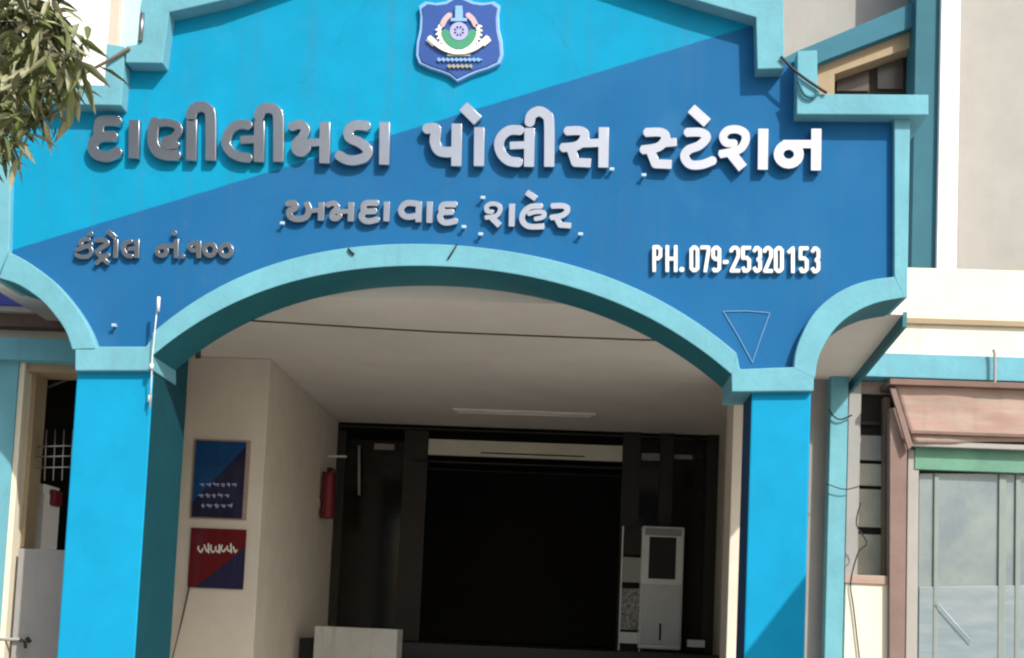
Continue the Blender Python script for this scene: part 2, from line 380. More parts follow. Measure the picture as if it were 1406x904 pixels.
# dark room behind the left opening
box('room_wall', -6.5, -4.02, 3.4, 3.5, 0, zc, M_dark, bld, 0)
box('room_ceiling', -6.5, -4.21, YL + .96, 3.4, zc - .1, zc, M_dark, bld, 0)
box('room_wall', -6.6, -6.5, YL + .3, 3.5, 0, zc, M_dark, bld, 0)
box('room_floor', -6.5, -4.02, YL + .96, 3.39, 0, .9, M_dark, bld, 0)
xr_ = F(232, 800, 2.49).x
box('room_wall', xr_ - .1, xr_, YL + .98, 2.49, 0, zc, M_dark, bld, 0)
# upper floor, left
pbox('upper_wall', (162, -260), (330, 130), 1.9, .3, mat('pale_cyan_paint', (.48, .70, .74), .7, bump=.1), bld)
pbox('column', (147, -260), (161, 130), 1.85, .35, mat('sand_plaster', (.6, .5, .42), .8), bld)

neigh = thing('neighbour_building', 'plain white building beyond the porch, seen above the left parapet behind the tree', 'building', (-7, 9, 0))
box('wall', -12, F(150, 60, 9).x + .6, 9, 14, 0, 14, M_white, neigh)
for z in (8.2, 10.8): box('window_shade', -11, -6.9, 8.7, 8.998, z, z + .12, M_grey, neigh)

# ------------------------------------------------------------------ entrance screen at the back of the porch
YS = 5.7
scr = thing('entrance_screen', 'dark timber entrance screen with smoked glass and a pale transom panel at the porch back', 'doorway', (0, YS, 1.34))
def sc(name, a, b, Y, th, m, parent=None): return pbox(name, a, b, Y, th, m, parent or scr)
ZF = 1.34
def scr_box(name, x0, x1, y0, y1, Y, th, m, parent=None):
    (xa, za), (xb, zb) = xz(x0, y0, Y), xz(x1, y1, Y)
    return box(name, xa, xb, Y, Y + th, max(zb, ZF + .002), za, m, parent or scr)
for x0, x1 in ((438, 456), (556, 571), (856, 868), (908, 914), (972, 990)): scr_box('post', x0, x1, 590, 960, YS, .12, M_wood)
scr_box('head_rail', 438, 990, 585, 602, YS - .006, .13, M_wood)
for x0, x1 in ((456, 556), (868, 908), (914, 972)):
    g = scr_box('glass_panel', x0, x1, 602, 960, YS + .05, .02, M_glass)
scr_box('transom_panel', 571, 856, 602, 634, YS + .02, .06, mat('transom_cream', (.66, .63, .52), .7, bump=.05))
scr_box('transom_slot', 660, 803, 621, 628, YS + .008, .01, M_wood)
scr_box('transom_rail', 571, 856, 634, 642, YS, .12, M_wood)
M_vent = mat('dim_frosted_pane', (.30, .28, .26), .4, bump=0, var=.4, scale=9)
for x0, x1, y0, y1 in ((514, 541, 609, 618), (881, 906, 622, 633), (926, 951, 624, 631)): scr_box('ventilator', x0, x1, y0, y1, YS + .03, .015, M_vent)
# room behind
hall = thing('entrance_hall', 'unlit hall behind the dark timber entrance screen', 'room', (0, 8, 1.34))
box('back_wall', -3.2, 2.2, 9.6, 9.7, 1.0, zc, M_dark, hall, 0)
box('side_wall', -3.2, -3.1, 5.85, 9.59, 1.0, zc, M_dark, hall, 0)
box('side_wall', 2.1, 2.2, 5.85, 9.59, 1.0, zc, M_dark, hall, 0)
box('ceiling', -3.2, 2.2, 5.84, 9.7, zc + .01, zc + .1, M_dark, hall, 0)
box('lintel_wall', -4, 2.5, 5.73, 5.83, xz(700, 588, YS)[1] + .05, zc + .4, M_cream, hall, 0)
# plinth and steps
st = thing('entrance_steps', 'dark granite steps and landing leading up to the entrance screen', 'steps', (0, 4.2, 0))
box('landing', xl + .002, xr + .255, 4.3, 9.58, 0, ZF, M_granite, st)
n = 8
for i in range(n - 1): box('step', xl + .7, xr + .2, 4.3 - .28 * (n - 1 - i), 4.298 - .28 * (n - 2 - i), 0, ZF * (i + 1) / n, M_granite, st)
M_block = mat('scuffed_white_plaster', (.50, .50, .46), .8, bump=.2, var=.2, dirt=.5)
pb = pbox('side_block', (431, 862), (545, 1000), 3.9, .39, M_block); tag(pb, 'low white plastered block beside the entrance steps at the left inner wall', 'parapet')

# ------------------------------------------------------------------ raised lettering
def strokes_to_loops(strokes, wdt, pad=2.0, res=.5):
    allp = np.array([p for s in strokes for p in s['p']], float)
    ww = max(s.get('w', wdt) for s in strokes)
    x0, y0 = allp.min(0) - ww - pad; x1, y1 = allp.max(0) + ww + pad
    xs = np.arange(x0, x1, res); ys = np.arange(y0, y1, res); X, Y = np.meshgrid(xs, ys)
    D = np.full(X.shape, 1e9)
    for s in strokes:
        h = s.get('w', wdt) / 2; P = [np.array(p, float) for p in s['p']]; closed = s.get('closed')
        if len(P) == 1:
            D = np.minimum(D, np.hypot(X - P[0][0], Y - P[0][1]) - h); continue
        if len(P) >= 4 and not closed and not s.get('sharp'): P = [np.array(q) for q in smooth_curve(P, 5)]
        segs = list(zip(P, P[1:])) + ([(P[-1], P[0])] if closed else [])
        for a, b in segs:
            L = np.hypot(*(b - a)); t = (b - a) / L; c = (a + b) / 2
            u = np.abs((X - c[0]) * t[0] + (Y - c[1]) * t[1]) - L / 2; v = np.abs(-(X - c[0]) * t[1] + (Y - c[1]) * t[0]) - h
            d = np.hypot(np.maximum(u, 0), np.maximum(v, 0)) + np.minimum(np.maximum(u, v), 0)
            D = np.minimum(D, d)
        for p in (P if closed else P[1:-1]): D = np.minimum(D, np.hypot(X - p[0], Y - p[1]) - h)
    # marching squares
    ny, nx = D.shape; seg = {}
    def ipt(i0, j0, i1, j1):
        a, b = D[j0, i0], D[j1, i1]; t = a / (a - b)
        return (xs[i0] + t * (xs[i1] - xs[i0]), ys[j0] + t * (ys[j1] - ys[j0]))
    ins = D < 0
    cells = np.argwhere((ins[:-1, :-1].astype(int) + ins[1:, :-1] + ins[:-1, 1:] + ins[1:, 1:]) % 4 != 0)
    nxt = {}; pts = {}
    for j, i in cells:
        k = [ins[j, i], ins[j, i + 1], ins[j + 1, i + 1], ins[j + 1, i]]
        E = [((i, j, i + 1, j), ('h', i, j)), ((i + 1, j, i + 1, j + 1), ('v', i + 1, j)), ((i, j + 1, i + 1, j + 1), ('h', i, j + 1)), ((i, j, i, j + 1), ('v', i, j))]
        st_, en_ = [], []
        for e in range(4):
            a, b = k[e], k[(e + 1) % 4]
            if a != b:
                pts[E[e][1]] = ipt(*E[e][0])
                (st_ if a else en_).append(E[e][1])
        for a, b in zip(st_, en_): nxt[a] = b
    loops = []
    while nxt:
        s0 = next(iter(nxt)); loop = []; c = s0
        while c in nxt: loop.append(pts[c]); c = nxt.pop(c)
        if len(loop) > 6: loops.append(loop)
    def rdp(p, eps):
        if len(p) < 3: return p
        a, b = np.array(p[0]), np.array(p[-1]); ab = b - a; L = np.hypot(*ab)
        q = np.array(p[1:-1]) - a
        d = np.abs(ab[0] * q[:, 1] - ab[1] * q[:, 0]) / L if L > 1e-6 else np.hypot(q[:, 0], q[:, 1])
        k = int(d.argmax())
        if d[k] < eps: return [p[0], p[-1]]
        return rdp(p[:k + 2], eps)[:-1] + rdp(p[k + 1:], eps)
    out = []
    for lp in loops:
        h = len(lp) // 2; out.append(rdp(lp[:h + 1], .09)[:-1] + rdp(lp[h:] + [lp[0]], .09)[:-1])
    return out

def relief(name, strokes, wdt, Y, half, m, parent, bevel=.003, label=None):
    """strokes in photo px, made a solid letter centred on plane Y with half-thickness half"""
    cu = bpy.data.curves.new('c', 'CURVE'); cu.dimensions = '2D'; cu.fill_mode = 'BOTH'
    cu.extrude = half - bevel; cu.bevel_depth = bevel; cu.bevel_resolution = 1; cu.offset = 0
    for lp in strokes_to_loops(strokes, wdt):
        sp = cu.splines.new('POLY'); sp.points.add(len(lp) - 1); sp.use_cyclic_u = True
        for q, p in zip(sp.points, lp):
            x, z = xz(p[0], p[1], Y - half); q.co = (x, z, 0, 1)
    tmp = bpy.data.objects.new('tmp', cu); COL.objects.link(tmp)
    dg = bpy.context.evaluated_depsgraph_get()
    me = bpy.data.meshes.new_from_object(tmp.evaluated_get(dg)); bpy.data.objects.remove(tmp); bpy.data.curves.remove(cu)
    for v in me.vertices: x, z, y = v.co; v.co = (x, Y - y, z)
    me.materials.clear()
    o = link(name, me, m, parent)
    if label: o['label'] = label
    return o
def P(*a, **k): d = dict(p=list(a)); d.update(k); return d
def V(x, y0, y1, **k): return P((x, y0), (x - .3, (y0 + y1) / 2), (x - .6, y1), **k)
def ring(cx, cy, rx, ry, **k): return dict(p=[(cx + rx * math.cos(t * math.pi / 10), cy + ry * math.sin(t * math.pi / 10)) for t in range(20)], closed=True, **k)

W1 = 14.0
row1 = {
 'a': [
  [P((163, 166), (140, 166), (136, 172), (135, 184), (139, 187), (157, 187)), P((139, 187), (130, 193), (127, 203), (133, 212), (147, 215), (162, 208))],
  [V(184, 165, 217)],
  [P((213, 166), (210, 180), (210, 196), (216, 208), (228, 213), (243, 213)), P((213, 170), (228, 168), (242, 172), (245, 180), (238, 189), (226, 194), (228, 200), (243, 198), w=10), V(263, 164, 220)],
  [P((262, 161), (265, 151), (275, 146), (285, 150), (289, 162), (289, 220))],
  [P((342, 172), (327, 171), (315, 180), (310, 195), (316, 208), (328, 215), (342, 217), w=12), P((330, 192), (352, 191), w=10), V(356, 166, 222)],
  [P((355, 161), (359, 151), (369, 148), (378, 152), (382, 164), (382, 222))],
  [P((400, 174), (412, 171), (419, 178), (415, 188), (407, 197), (407, 206), (414, 209), (421, 203), w=12), P((412, 197), (442, 195), w=10), V(446, 168, 224)],
  [P((504, 173), (489, 172), (479, 178), (480, 189), (494, 196), (504, 205), (502, 215), (488, 220), (475, 219), (465, 213), w=13)],
  [V(528, 168, 226)]],
 'b': [
  [P((585, 177), (598, 177), (597, 194), (602, 206), (612, 209), (626, 208), w=14), V(627, 170, 228)],
  [V(658, 175, 228), P((636, 146), (656, 166), w=15)],
  [P((715, 179), (700, 179), (689, 187), (685, 199), (689, 212), (699, 221), (713, 223), w=13), P((700, 200), (724, 199), w=10), V(727, 176, 229)],
  [P((727, 169), (730, 158), (740, 153), (750, 158), (754, 170), (754, 229))],
  [P((777, 180), (798, 180), (803, 188), (793, 200), (771, 203), w=12), P((784, 204), (790, 223), (811, 224), w=12), P((800, 197), (828, 196), w=11), V(829, 175, 230)]],
 'c': [
  [P((886, 182), (908, 182), (914, 190), (904, 202), (881, 206), w=12), P((893, 207), (900, 225), (922, 226), w=12), P((908, 197), (929, 195), w=11)],
  [P((942, 182), (962, 182), (970, 189), (960, 200), (945, 206), (940, 216), (948, 226), (964, 226), (980, 220), w=12), P((949, 149), (971, 169), w=14)],
  [P((1009, 197), (997, 196), (993, 187), (1000, 179), (1013, 178), (1023, 184), (1023, 195), (1014, 206), (988, 212), w=11), P((1004, 211), (1020, 231), w=14)],
  [V(1048, 177, 233)],
  [ring(1083, 212, 14, 13, w=13), P((1075, 198), (1118, 198), w=11), V(1121, 177, 234)]]}
LABS = {'a': 'first word of the large raised steel Gujarati line, dulled brown, under the left parapet step',
        'b': 'middle word of the large raised steel Gujarati line, bright, below the shield emblem',
        'c': 'last word of the large raised steel Gujarati line, bright, below the right parapet step'}
HB, HS = .021, .014
for k, word in row1.items():
    t = thing('raised_lettering', LABS[k], 'lettering', tuple(F(word[0][0]['p'][0][0], 220, -.03)), 'raised words of the top line')
    for L in word: relief('letter', L, W1 - .4, -.032, HB, M_steel, t, .0016)
row2 = {
 'd': [
  [P((394, 280), (403, 279), (406, 285), (397, 290), (399, 298), (409, 301), (420, 298), (424, 289), (421, 279)), P((424, 290), (439, 288), w=6), V(441, 278, 303)],
  [P((449, 282), (458, 279), (463, 285), (457, 292), (456, 299), (462, 300), (467, 296), w=7), P((459, 291), (480, 290), w=6), V(482, 278, 304)],
  [P((519, 279), (503, 279), (499, 284), (501, 290), (516, 290)), P((501, 290), (496, 296), (499, 302), (507, 304), (519, 301))],
  [V(531, 277, 304)],
  [P((573, 280), (559, 279), (551, 286), (552, 294), (560, 298), (573, 296)), V(575, 277, 305)],
  [V(590, 277, 306)],
  [P((626, 281), (610, 281), (606, 286), (608, 291), (622, 291)), P((608, 291), (604, 297), (606, 303), (613, 306), (627, 303))]],
 'e': [
  [P((676, 291), (669, 290), (668, 284), (674, 280), (683, 281), (687, 287), (682, 296), (666, 299), w=6), P((675, 299), (686, 310), w=8)],
  [V(703, 280, 311)],
  [P((744, 283), (729, 284), (719, 292), (717, 303), (726, 311), (747, 311), w=7.5), P((725, 294), (736, 291), (746, 292), (746, 298), (734, 301), w=6), P((723, 264), (736, 273), w=8)],
  [P((757, 283), (774, 283), (779, 289), (772, 296), (756, 299), w=7.5), P((764, 299), (769, 309), (784, 310), w=7.5)]]}
LABS.update(d='longer left word of the smaller raised Gujarati line above the arch crown', e='shorter bright right word of the smaller raised Gujarati line above the arch crown')
for k, word in row2.items():
    t = thing('raised_lettering', LABS[k], 'lettering', tuple(F(word[0][0]['p'][0][0], 305, -.03)), 'raised words of the second line')
    for L in word: relief('letter', L, 7.9, -.024, HS, M_steel, t, .0012)
row3 = [
  [P((122.5, 329), (115.5, 328.5), (110, 333), (113, 338), (121, 338.7), (125, 343), (124, 349), (118, 352.5), (110, 352.5), (103.5, 349.5), w=5), P((103.5, 343.5), (127, 335.5), w=5), P((124, 321), w=7)],
  [P((131, 330), (143, 330), (147, 335), (139, 340), (134, 346), (139, 352), (149, 350)), P((131, 362), (140, 355), (149, 362), w=5), V(159, 329, 354), P((147, 317), (159, 327))],
  [P((180, 331), (172, 334), (169, 342), (173, 350), (181, 352), w=5.5), P((175, 342), (185, 341), w=5), V(188, 329, 354)],
  [ring(222, 345, 6.5, 6, w=5.5), P((219, 338), (240, 338), w=5), V(242, 329, 354), P((239, 320), w=7)],
  [P((251, 352), w=6)],
  [P((271, 336), (264, 334), (260, 339), (265, 344), (272, 341), w=5.5), V(273, 331, 354)],
  [ring(288, 343, 7.5, 8, w=5.5)], [ring(310, 344, 7.5, 8, w=5.5)]]
t = thing('raised_lettering', 'small dark Gujarati line with numerals at the left above the arch spring', 'lettering', tuple(F(100, 352, -.03)))
for L in row3: relief('letter', L, 5.8, -.022, .012, M_steel, t, .0015)
def glyph(c, x0, x1, y0, y1):
    h = 2.2; l, r, T, B = x0 + h, x1 - h, y0 + h, y1 - h; m = (T + B) / 2; k = 3
    rr = lambda: dict(p=[(l + k, T), (r - k, T), (r, T + k), (r, B - k), (r - k, B), (l + k, B), (l, B - k), (l, T + k)], closed=True)
    P = lambda *a, **k: dict(p=list(a), sharp=True, **k)
    return {'P': [P((l, y1), (l, T), (r - k, T), (r, T + k), (r, m - k), (r - k, m), (l, m))],
            'H': [P((l, y0), (l, y1)), P((r, y0), (r, y1)), P((l, m), (r, m))],
            '0': [rr()], '7': [P((x0, T), (r, T), (r, T + 5), (l + 4, y1))],
            '9': [P((r, m), (l + k, m), (l, m - k), (l, T + k), (l + k, T), (r - k, T), (r, T + k), (r, B - k), (r - k, B), (l + 2, B), (l, B - 3))],
            '-': [P((x0, m + 4), (x1, m + 4))], '.': [P((l, y1 - 3.2), w=6.4)],
            '2': [P((l, T + 6), (l, T + k), (l + k, T), (r - k, T), (r, T + k), (r, m - 4), (l, B), (x1, B))],
            '5': [P((x1, T), (l, T), (l, m - 2), (r - k, m - 2), (r, m + 1), (r, B - k), (r - k, B), (l + 2, B), (l, B - 5))],
            '3': [P((l, T + 5), (l + k, T), (r - k, T), (r, T + k), (r, m - k), (r - 2, m), (l + 4, m)), P((r - 2, m), (r, m + k), (r, B - k), (r - k, B), (l + k, B), (l, B - 5))],
            '1': [P((l, T + 6), (r, T), (r, y1))]}[c]
t = thing('raised_lettering', 'white raised telephone number line at the right, above the right pillar', 'lettering', tuple(F(896, 372, -.03)))
for c, x0, x1 in (('P', 896, 909), ('H', 914, 930), ('.', 934, 940), ('0', 947, 960), ('7', 962, 975), ('9', 977, 990), ('-', 993, 1000), ('2', 1002, 1016), ('5', 1018, 1031),
                  ('3', 1033, 1046), ('2', 1048, 1061), ('0', 1063, 1076), ('1', 1080, 1091), ('5', 1097, 1110), ('3', 1113, 1126)):
    relief('letter', glyph(c, x0, x1, 337 + (x0 - 896) * .009, 373 + (x0 - 896) * .009), 4.4, -.02, .012, M_white, t, .001)

# ------------------------------------------------------------------ emblem
em = thing('police_emblem', 'blue shield-shaped police emblem with wreath, lion capital and white ribbon above the lettering', 'emblem', tuple(F(630, 60, -.02)))
M_shield = mat('emblem_blue', (.03, .085, .32), .35, bump=0, var=.15)
M_rim = mat('emblem_pale_blue', (.22, .42, .75), .4, bump=0)
half_l = [(628, -8), (612, 2), (598, 4), (584, 2), (575, 8), (577, 22), (576, 40), (572, 58), (571, 76), (575, 87), (590, 94), (606, 99), (618, 104), (628, 112)]
sh = half_l + [(1261 - x if False else 2 * 631 - x, y) for x, y in half_l[::-1][1:-1]]
cx, cy = 631, 52
def scaled(s): return [(cx + (x - cx) * s, cy + (y - cy) * s) for x, y in sh]
shp = lambda s, Y: poly(scaled(s), Y)
prism('rim', shp(1.0, -.035), -.035, .002, M_rim, em, .004)
prism('shield', shp(.93, -.042), -.042, -.03, M_shield, em, .003)
YE = -.05
M_wh = mat('emblem_white', (.8, .8, .76), .5, bump=0); M_pk = mat('emblem_pink', (.55, .40, .45), .5, bump=0)
M_gr = mat('emblem_green', (.05, .28, .16), .5, bump=0); M_lv = mat('emblem_lavender', (.36, .38, .62), .5, bump=0); M_gd = mat('emblem_gold', (.33, .33, .27), .5, bump=0)
def arc(cx, cy, rx, ry, a0, a1, n=10): return [(cx + rx * math.cos(R(a)), cy + ry * math.sin(R(a))) for a in np.linspace(a0, a1, n)]
EM = lambda nm, s, wdt, m, dy=0: relief(nm, s, wdt, YE - dy, .006, m, em, .001)
EM('wreath', [P(*arc(630, 42, 27, 27, 105, 195))] + [P((630 + 24 * math.cos(R(a)), 42 + 24 * math.sin(R(a))), (630 + 32 * math.cos(R(a - 8)), 42 + 32 * math.sin(R(a - 8))), w=2.2) for a in range(112, 200, 11)], 4, M_wh)
EM('wreath', [P(*arc(630, 42, 27, 27, -15, 75))] + [P((630 + 24 * math.cos(R(a)), 42 + 24 * math.sin(R(a))), (630 + 32 * math.cos(R(a + 8)), 42 + 32 * math.sin(R(a + 8))), w=2.2) for a in range(-18, 70, 11)], 4, M_wh)
EM('wreath_tip', [P(*arc(630, 42, 24, 25, 198, 238))], 7, M_pk); EM('wreath_tip', [P(*arc(630, 42, 24, 25, -58, -18))], 7, M_pk)
EM('green_field', [P(*arc(630, 36, 20, 26, 20, 160))], 11, M_gr, .003)
EM('wheel', [ring(630, 43, 10, 10, w=5)] + [P((630 + 9 * math.cos(R(a)), 43 + 9 * math.sin(R(a))), (630 - 9 * math.cos(R(a)), 43 - 9 * math.sin(R(a))), w=1.6) for a in (0, 45, 90, 135)], 3, M_lv, .006)
EM('lion_capital', [P((630, 8), (630, 14), w=9), P((625, 15), (635, 15), w=5), P((630, 16), (630, 27), w=10), P((619, 27), (641, 27), w=4)], 5, M_rim, .006)
EM('ribbon', [P((589, 52), (596, 58), (606, 65), (618, 70), (630, 71.5), (642, 70), (654, 65), (663, 58), (670, 52), w=6)], 7, M_wh, .008)
EM('ribbon_tail', [P((588, 52), (597, 60), w=9)], 7, M_wh, .002); EM('ribbon_tail', [P((671, 52), (662, 60), w=9)], 7, M_wh, .002)
for yy, a_, b_ in ((82, 600, 662), (91, 614, 647)):
    EM('motto', [P((a_, yy), (b_, yy), w=1.6)] + [P((x, yy - 2.4), (x + 1.5, yy + 2.4), w=2.6) for x in range(a_ + 2, b_, 6)], 2, M_rim if yy < 85 else M_gd)
EM('motto_line', [P((614, 76), (646, 76), w=2)], 2, M_gd)

# ------------------------------------------------------------------ small fixtures on the front
spots = [(157, 447, 'lamp near the left pillar cap'), (388, 307, 'lamp left of the second lettering line'), (637, 312, 'lamp between the two words of the second line'), (660, 322, 'lamp under the right word of the second line'),
         (797, 322, 'lamp right of the second lettering line'), (840, 233, 'lamp at the end of the middle large word'), (884, 241, 'lamp at the start of the last large word'), (663, 272, 'lamp above the right word of the second line')]
M_spot = mat('pale_blue_plastic', (.42, .55, .68), .4, bump=0)
for x, y, lb in spots:
    p = F(x, y, -.03); bm = bmesh.new(); bm_box(bm, -.008, .008, -.004, .031, -.006, .006); bm_box(bm, -.016, .016, -.012, -.005, -.010, .010)
    o = link('spot_lamp', finish(bm), M_spot, None, .003); o.location = p; tag(o, 'small white spot ' + lb, 'lamp', 'small spot lamps on the blue front')
# chalky triangular outline painted on the wall above the right pillar
bm = bmesh.new()
tri = [(993, 428), (1057, 430), (1033, 498)]
for i in range(3):
    a, b = Vector(F(*tri[i], -.004)), Vector(F(*tri[(i + 1) % 3], -.004)); bm_tube(bm, [a, (a + b) / 2 + Vector((0, 0, .008)), b], .0032, 6)
o = link('triangle_frame', finish(bm), mat('faded_light_blue', (.16, .32, .52), .6, bump=0)); tag(o, 'faint light blue triangular wire outline on the wall above the right pillar', 'wire frame')
# conduit with small lamp at the left spring of the arch
cd = thing('conduit', 'thin white conduit with a short tube lamp at the left spring of the arch', 'conduit', tuple(F(213, 500, -.1)))
tube('tube', [F(217, 412, -.12), F(213, 450, -.115), F(209, 492, -.1), F(208, 520, -.09), F(206, 560, -.06)], .0042, M_plast, cd)
tube('lamp', [F(218, 408, -.13), F(217, 428, -.13)], .011, M_plast, cd); tube('junction', [F(208, 500, -.1), F(208, 507, -.1)], .014, M_plast, cd)
tube('drop', [F(206, 543, -.06), F(205, 552, -.06)], .011, M_plast, cd)
o = tube('hook', [F(272, 470, .43), F(272, 492, .43)], .02, M_rubber); tag(o, 'small dark bulb holder hanging behind the left end of the arch', 'lamp holder')
o = tube('stain_wire', [F(478, 342, BF - .008), F(482, 346, BF - .012), F(486, 350, BF - .006)], .008, M_rubber); tag(o, 'short dark clip on the crown trim of the arch, left of centre', 'clip')
o = tube('stain_wire', [F(628, 335, BF - .006), F(622, 345, BF - .01), F(615, 356, BF - .006)], .006, M_rubber); o.name = 'wire_clip'; tag(o, 'short slanting dark wire across the arch trim at its crown', 'wire')

# ------------------------------------------------------------------ porch contents
posts = thing('poster', 'blue poster with dark diagonal corner and pale text, upper of two on left wall', 'poster', tuple(F(300, 660, 2.48)))
def diag_panel(name, a, b, Y, c1, c2, p, q, parent):
    m = split_mat(name + '_print', xz(*p, Y), xz(*q, Y), c1, c2); return pbox(name, a, b, Y, .012, m, parent, .002)
pbox('backing', (264, 604), (341, 713), 2.48, .018, M_pink, posts, .002)
m = diag_panel('print', (266, 606), (335, 711), 2.465, (.008, .06, .19), (.012, .010, .045), (283, 670), (339, 612), posts)
for y, x0, x1, k in ((637, 284, 312, 3), (665, 274, 331, 6), (680, 272, 322, 5), (694, 276, 320, 6)):
    ss = []; x = x0
    while x < x1 - 5:
        l = random.uniform(4, 9); ss.append(P((x, y), (min(x + l, x1), y - .3), w=1.4)); ss.append(P((x + l * random.random(), y - random.uniform(0, 3)), (x + l * .5, y + random.uniform(1, 4)), w=1.5)); ss.append(P((x + l * .8, y), (x + l * .8, y + 3.4), w=1.4)); x += l + 2.5
    relief('text_line', ss, 2.4, 2.463, .0016, M_lv if y > 640 else M_navy, posts, .0002)
pst = thing('poster', 'red and navy poster with white heading, lower of two on left wall', 'poster', tuple(F(300, 765, 2.48)))
diag_panel('print', (260, 726), (336, 808), 2.475, (.14, .010, .013), (.015, .014, .06), (262, 812), (336, 752), pst)
ss = []
for i, x in enumerate((273, 281, 289, 296, 304, 312, 320)):
    r_ = random.uniform
    ss += [P((x + r_(-1, 1), 748 + r_(0, 3)), (x + r_(-1, 2), 754), (x + 3, 757 + r_(0, 3)), (x + 5.5, 755 + r_(-3, 2)), w=2.0)]
    if i % 2: ss += [P((x + 5, 747 + r_(-2, 1)), (x + 5.5, 760), w=2.0)]
relief('heading', ss, 2.4, 2.473, .0016, M_wh, pst, .0002)
o = tube('drain_wire', [F(260, 806, 2.46), F(250, 850, 2.4), F(234, 915, 2.3), (F(234, 915, 2.3).x, 2.3, 0.02)], .008, M_cable); o.name = 'pole'; tag(o, 'thin dark pole leaning on the left inner wall under the red poster', 'pole')
# ceiling cable & tube light
def on_ceiling(px, py, dz=.006):
    d = ROT @ Vector(((px - PPX) / FPX, -(py - PPY) / FPX, -1)); return EYE + d * ((ZC - dz - EYE.z) / d.z)
ct = [on_ceiling(x, y) for x, y in ((318, 439), (400, 444), (480, 449), (600, 456), (720, 461), (880, 467), (930, 468))]
o = tube('ceiling_cable', ct, .007, M_cable); tag(o, 'thin brown cable clipped across the porch ceiling', 'cable')
fl = thing('ceiling_light', 'unlit pale batten light across the rear of the porch ceiling', 'light', tuple(on_ceiling(720, 566)))
a, b = on_ceiling(622, 562), on_ceiling(818, 569)
box('housing', a.x, b.x, a.y - .04, a.y + .04, ZC - .025, ZC - .001, M_ceil, fl); tube('tube', [(a.x + .05, a.y, ZC - .035), (b.x - .05, a.y, ZC - .035)], .01, M_ceil, fl)

# tower air cooler
YC = 5.35
def cx_(a, b): return xz(a, b, YC)
ck = thing('air_cooler', 'white tower air cooler with dark upper grille in front of the right-hand glass', 'air cooler', tuple(F(908, 890, YC)))
(x0, z1), (x1, z0) = xz(882, 722, YC), xz(935, 885, YC)
z0 = ZF + .03
box('body', x0, x1, YC, YC + .3, z0, z1, M_plast, ck, .02)
gx0, gz1 = xz(892, 737, YC); gx1, gz0 = xz(927, 796, YC)
box('grille_recess', gx0, gx1, YC - .006, YC + .02, gz0, gz1, M_dark, ck, .003)
for i in range(9):
    z = gz0 + (gz1 - gz0) * (i + .5) / 9; box('louvre', gx0 + .005, gx1 - .005, YC - .014, YC - .0065, z - .006, z + .002, M_rubber, ck, 0)
box('control_panel', x0 + .03, x1 - .03, YC - .008, YC + .01, gz1 + .015, z1 - .02, mat('panel_grey', (.3, .3, .3), .4, bump=0), ck, .003)
box('front_panel', x0 + .02, x1 - .02, YC - .012, YC + .01, z0 + .05, gz0 - .06, mat('off_white_plastic', (.55, .56, .56), .4, bump=0), ck, .008)
box('level_window', (x0 + x1) / 2 - .012, (x0 + x1) / 2 + .012, YC - .018, YC - .0125, z0 + .1, z0 + .28, M_dark, ck, .002)
for dx in (x0 + .05, x1 - .05):
    for dy in (YC + .05, YC + .25): tube('caster', [(dx - .015, dy, ZF + .02), (dx + .015, dy, ZF + .02)], .02, M_rubber, ck, 10)
# rack and plant pot beside the cooler
rk = thing('paper_rack', 'narrow grey rack of papers standing left of the white air cooler', 'rack', tuple(F(868, 885, YC)))
rx0, rz1 = xz(855, 722, YC); rx1, rz0 = xz(879, 890, YC)
for x in (rx0, rx1 - .015): box('upright', x, x + .015, YC + .05, YC + .07, ZF + .001, rz1, M_plast, rk, 0)
for i, (a, b) in enumerate(((.06, .15), (.17, .5), (.55, .75), (.77, .97))):
    zz0 = ZF + (rz1 - ZF) * a; zz1 = ZF + (rz1 - ZF) * b
    box('paper_stack', rx0 + .018, rx1 - .018, YC + .04, YC + .1, zz0, zz1, [M_plast, mat('printed_paper', (.45, .45, .43), .7, bump=0, var=.9, scale=40, col2=(.04, .04, .04)), M_grey, M_dark][i], rk, .002)
o = pbox('mat_box', (944, 879), (968, 889), YC, .12, M_plast); o.name = 'small_box'; tag(o, 'small white box on the landing right of the air cooler', 'box')
o.location.z += max(0, ZF + .001 - min(v.co.z for v in o.data.vertices))
# red extinguisher on left wall
fe = thing('fire_extinguisher', 'red fire extinguisher hung on the left inner wall near the dark screen', 'extinguisher', tuple(F(446, 700, 4.9)))
p = F(444, 712, 4.9); q = F(445, 655, 4.9)
xw = xl + .09
tube('cylinder', [(xw, 4.9, p.z), (xw, 4.9, p.z + .02), (xw, 4.9, q.z), (xw, 4.9, q.z + .05)], .07, M_red, fe, 16)
tube('neck', [(xw, 4.9, q.z + .05), (xw, 4.9, q.z + .1)], .03, M_rubber, fe, 10); tube('hose', [(xw, 4.9, q.z + .1), (xw + .08, 4.86, q.z + .06), (xw + .1, 4.84, q.z - .2)], .012, M_rubber, fe)
box('bracket', xl + .001, xl + .02, 4.85, 4.95, p.z + .1, p.z + .2, M_bronze, fe, 0)
o = tube('wall_bracket', [F(436, 627, 5.2), F(476, 627, 5.2)], .012, M_plast); o.name = 'wall_bracket'; tag(o, 'pale short rail sticking out of the left inner wall above the extinguisher', 'bracket')
o = tube('door_handle', [F(493, 612, 5.66), F(493, 680, 5.66)], .014, M_grey); o.name = 'hanging_strap'; tag(o, 'grey vertical strap hanging in front of the left glass panel', 'strap')
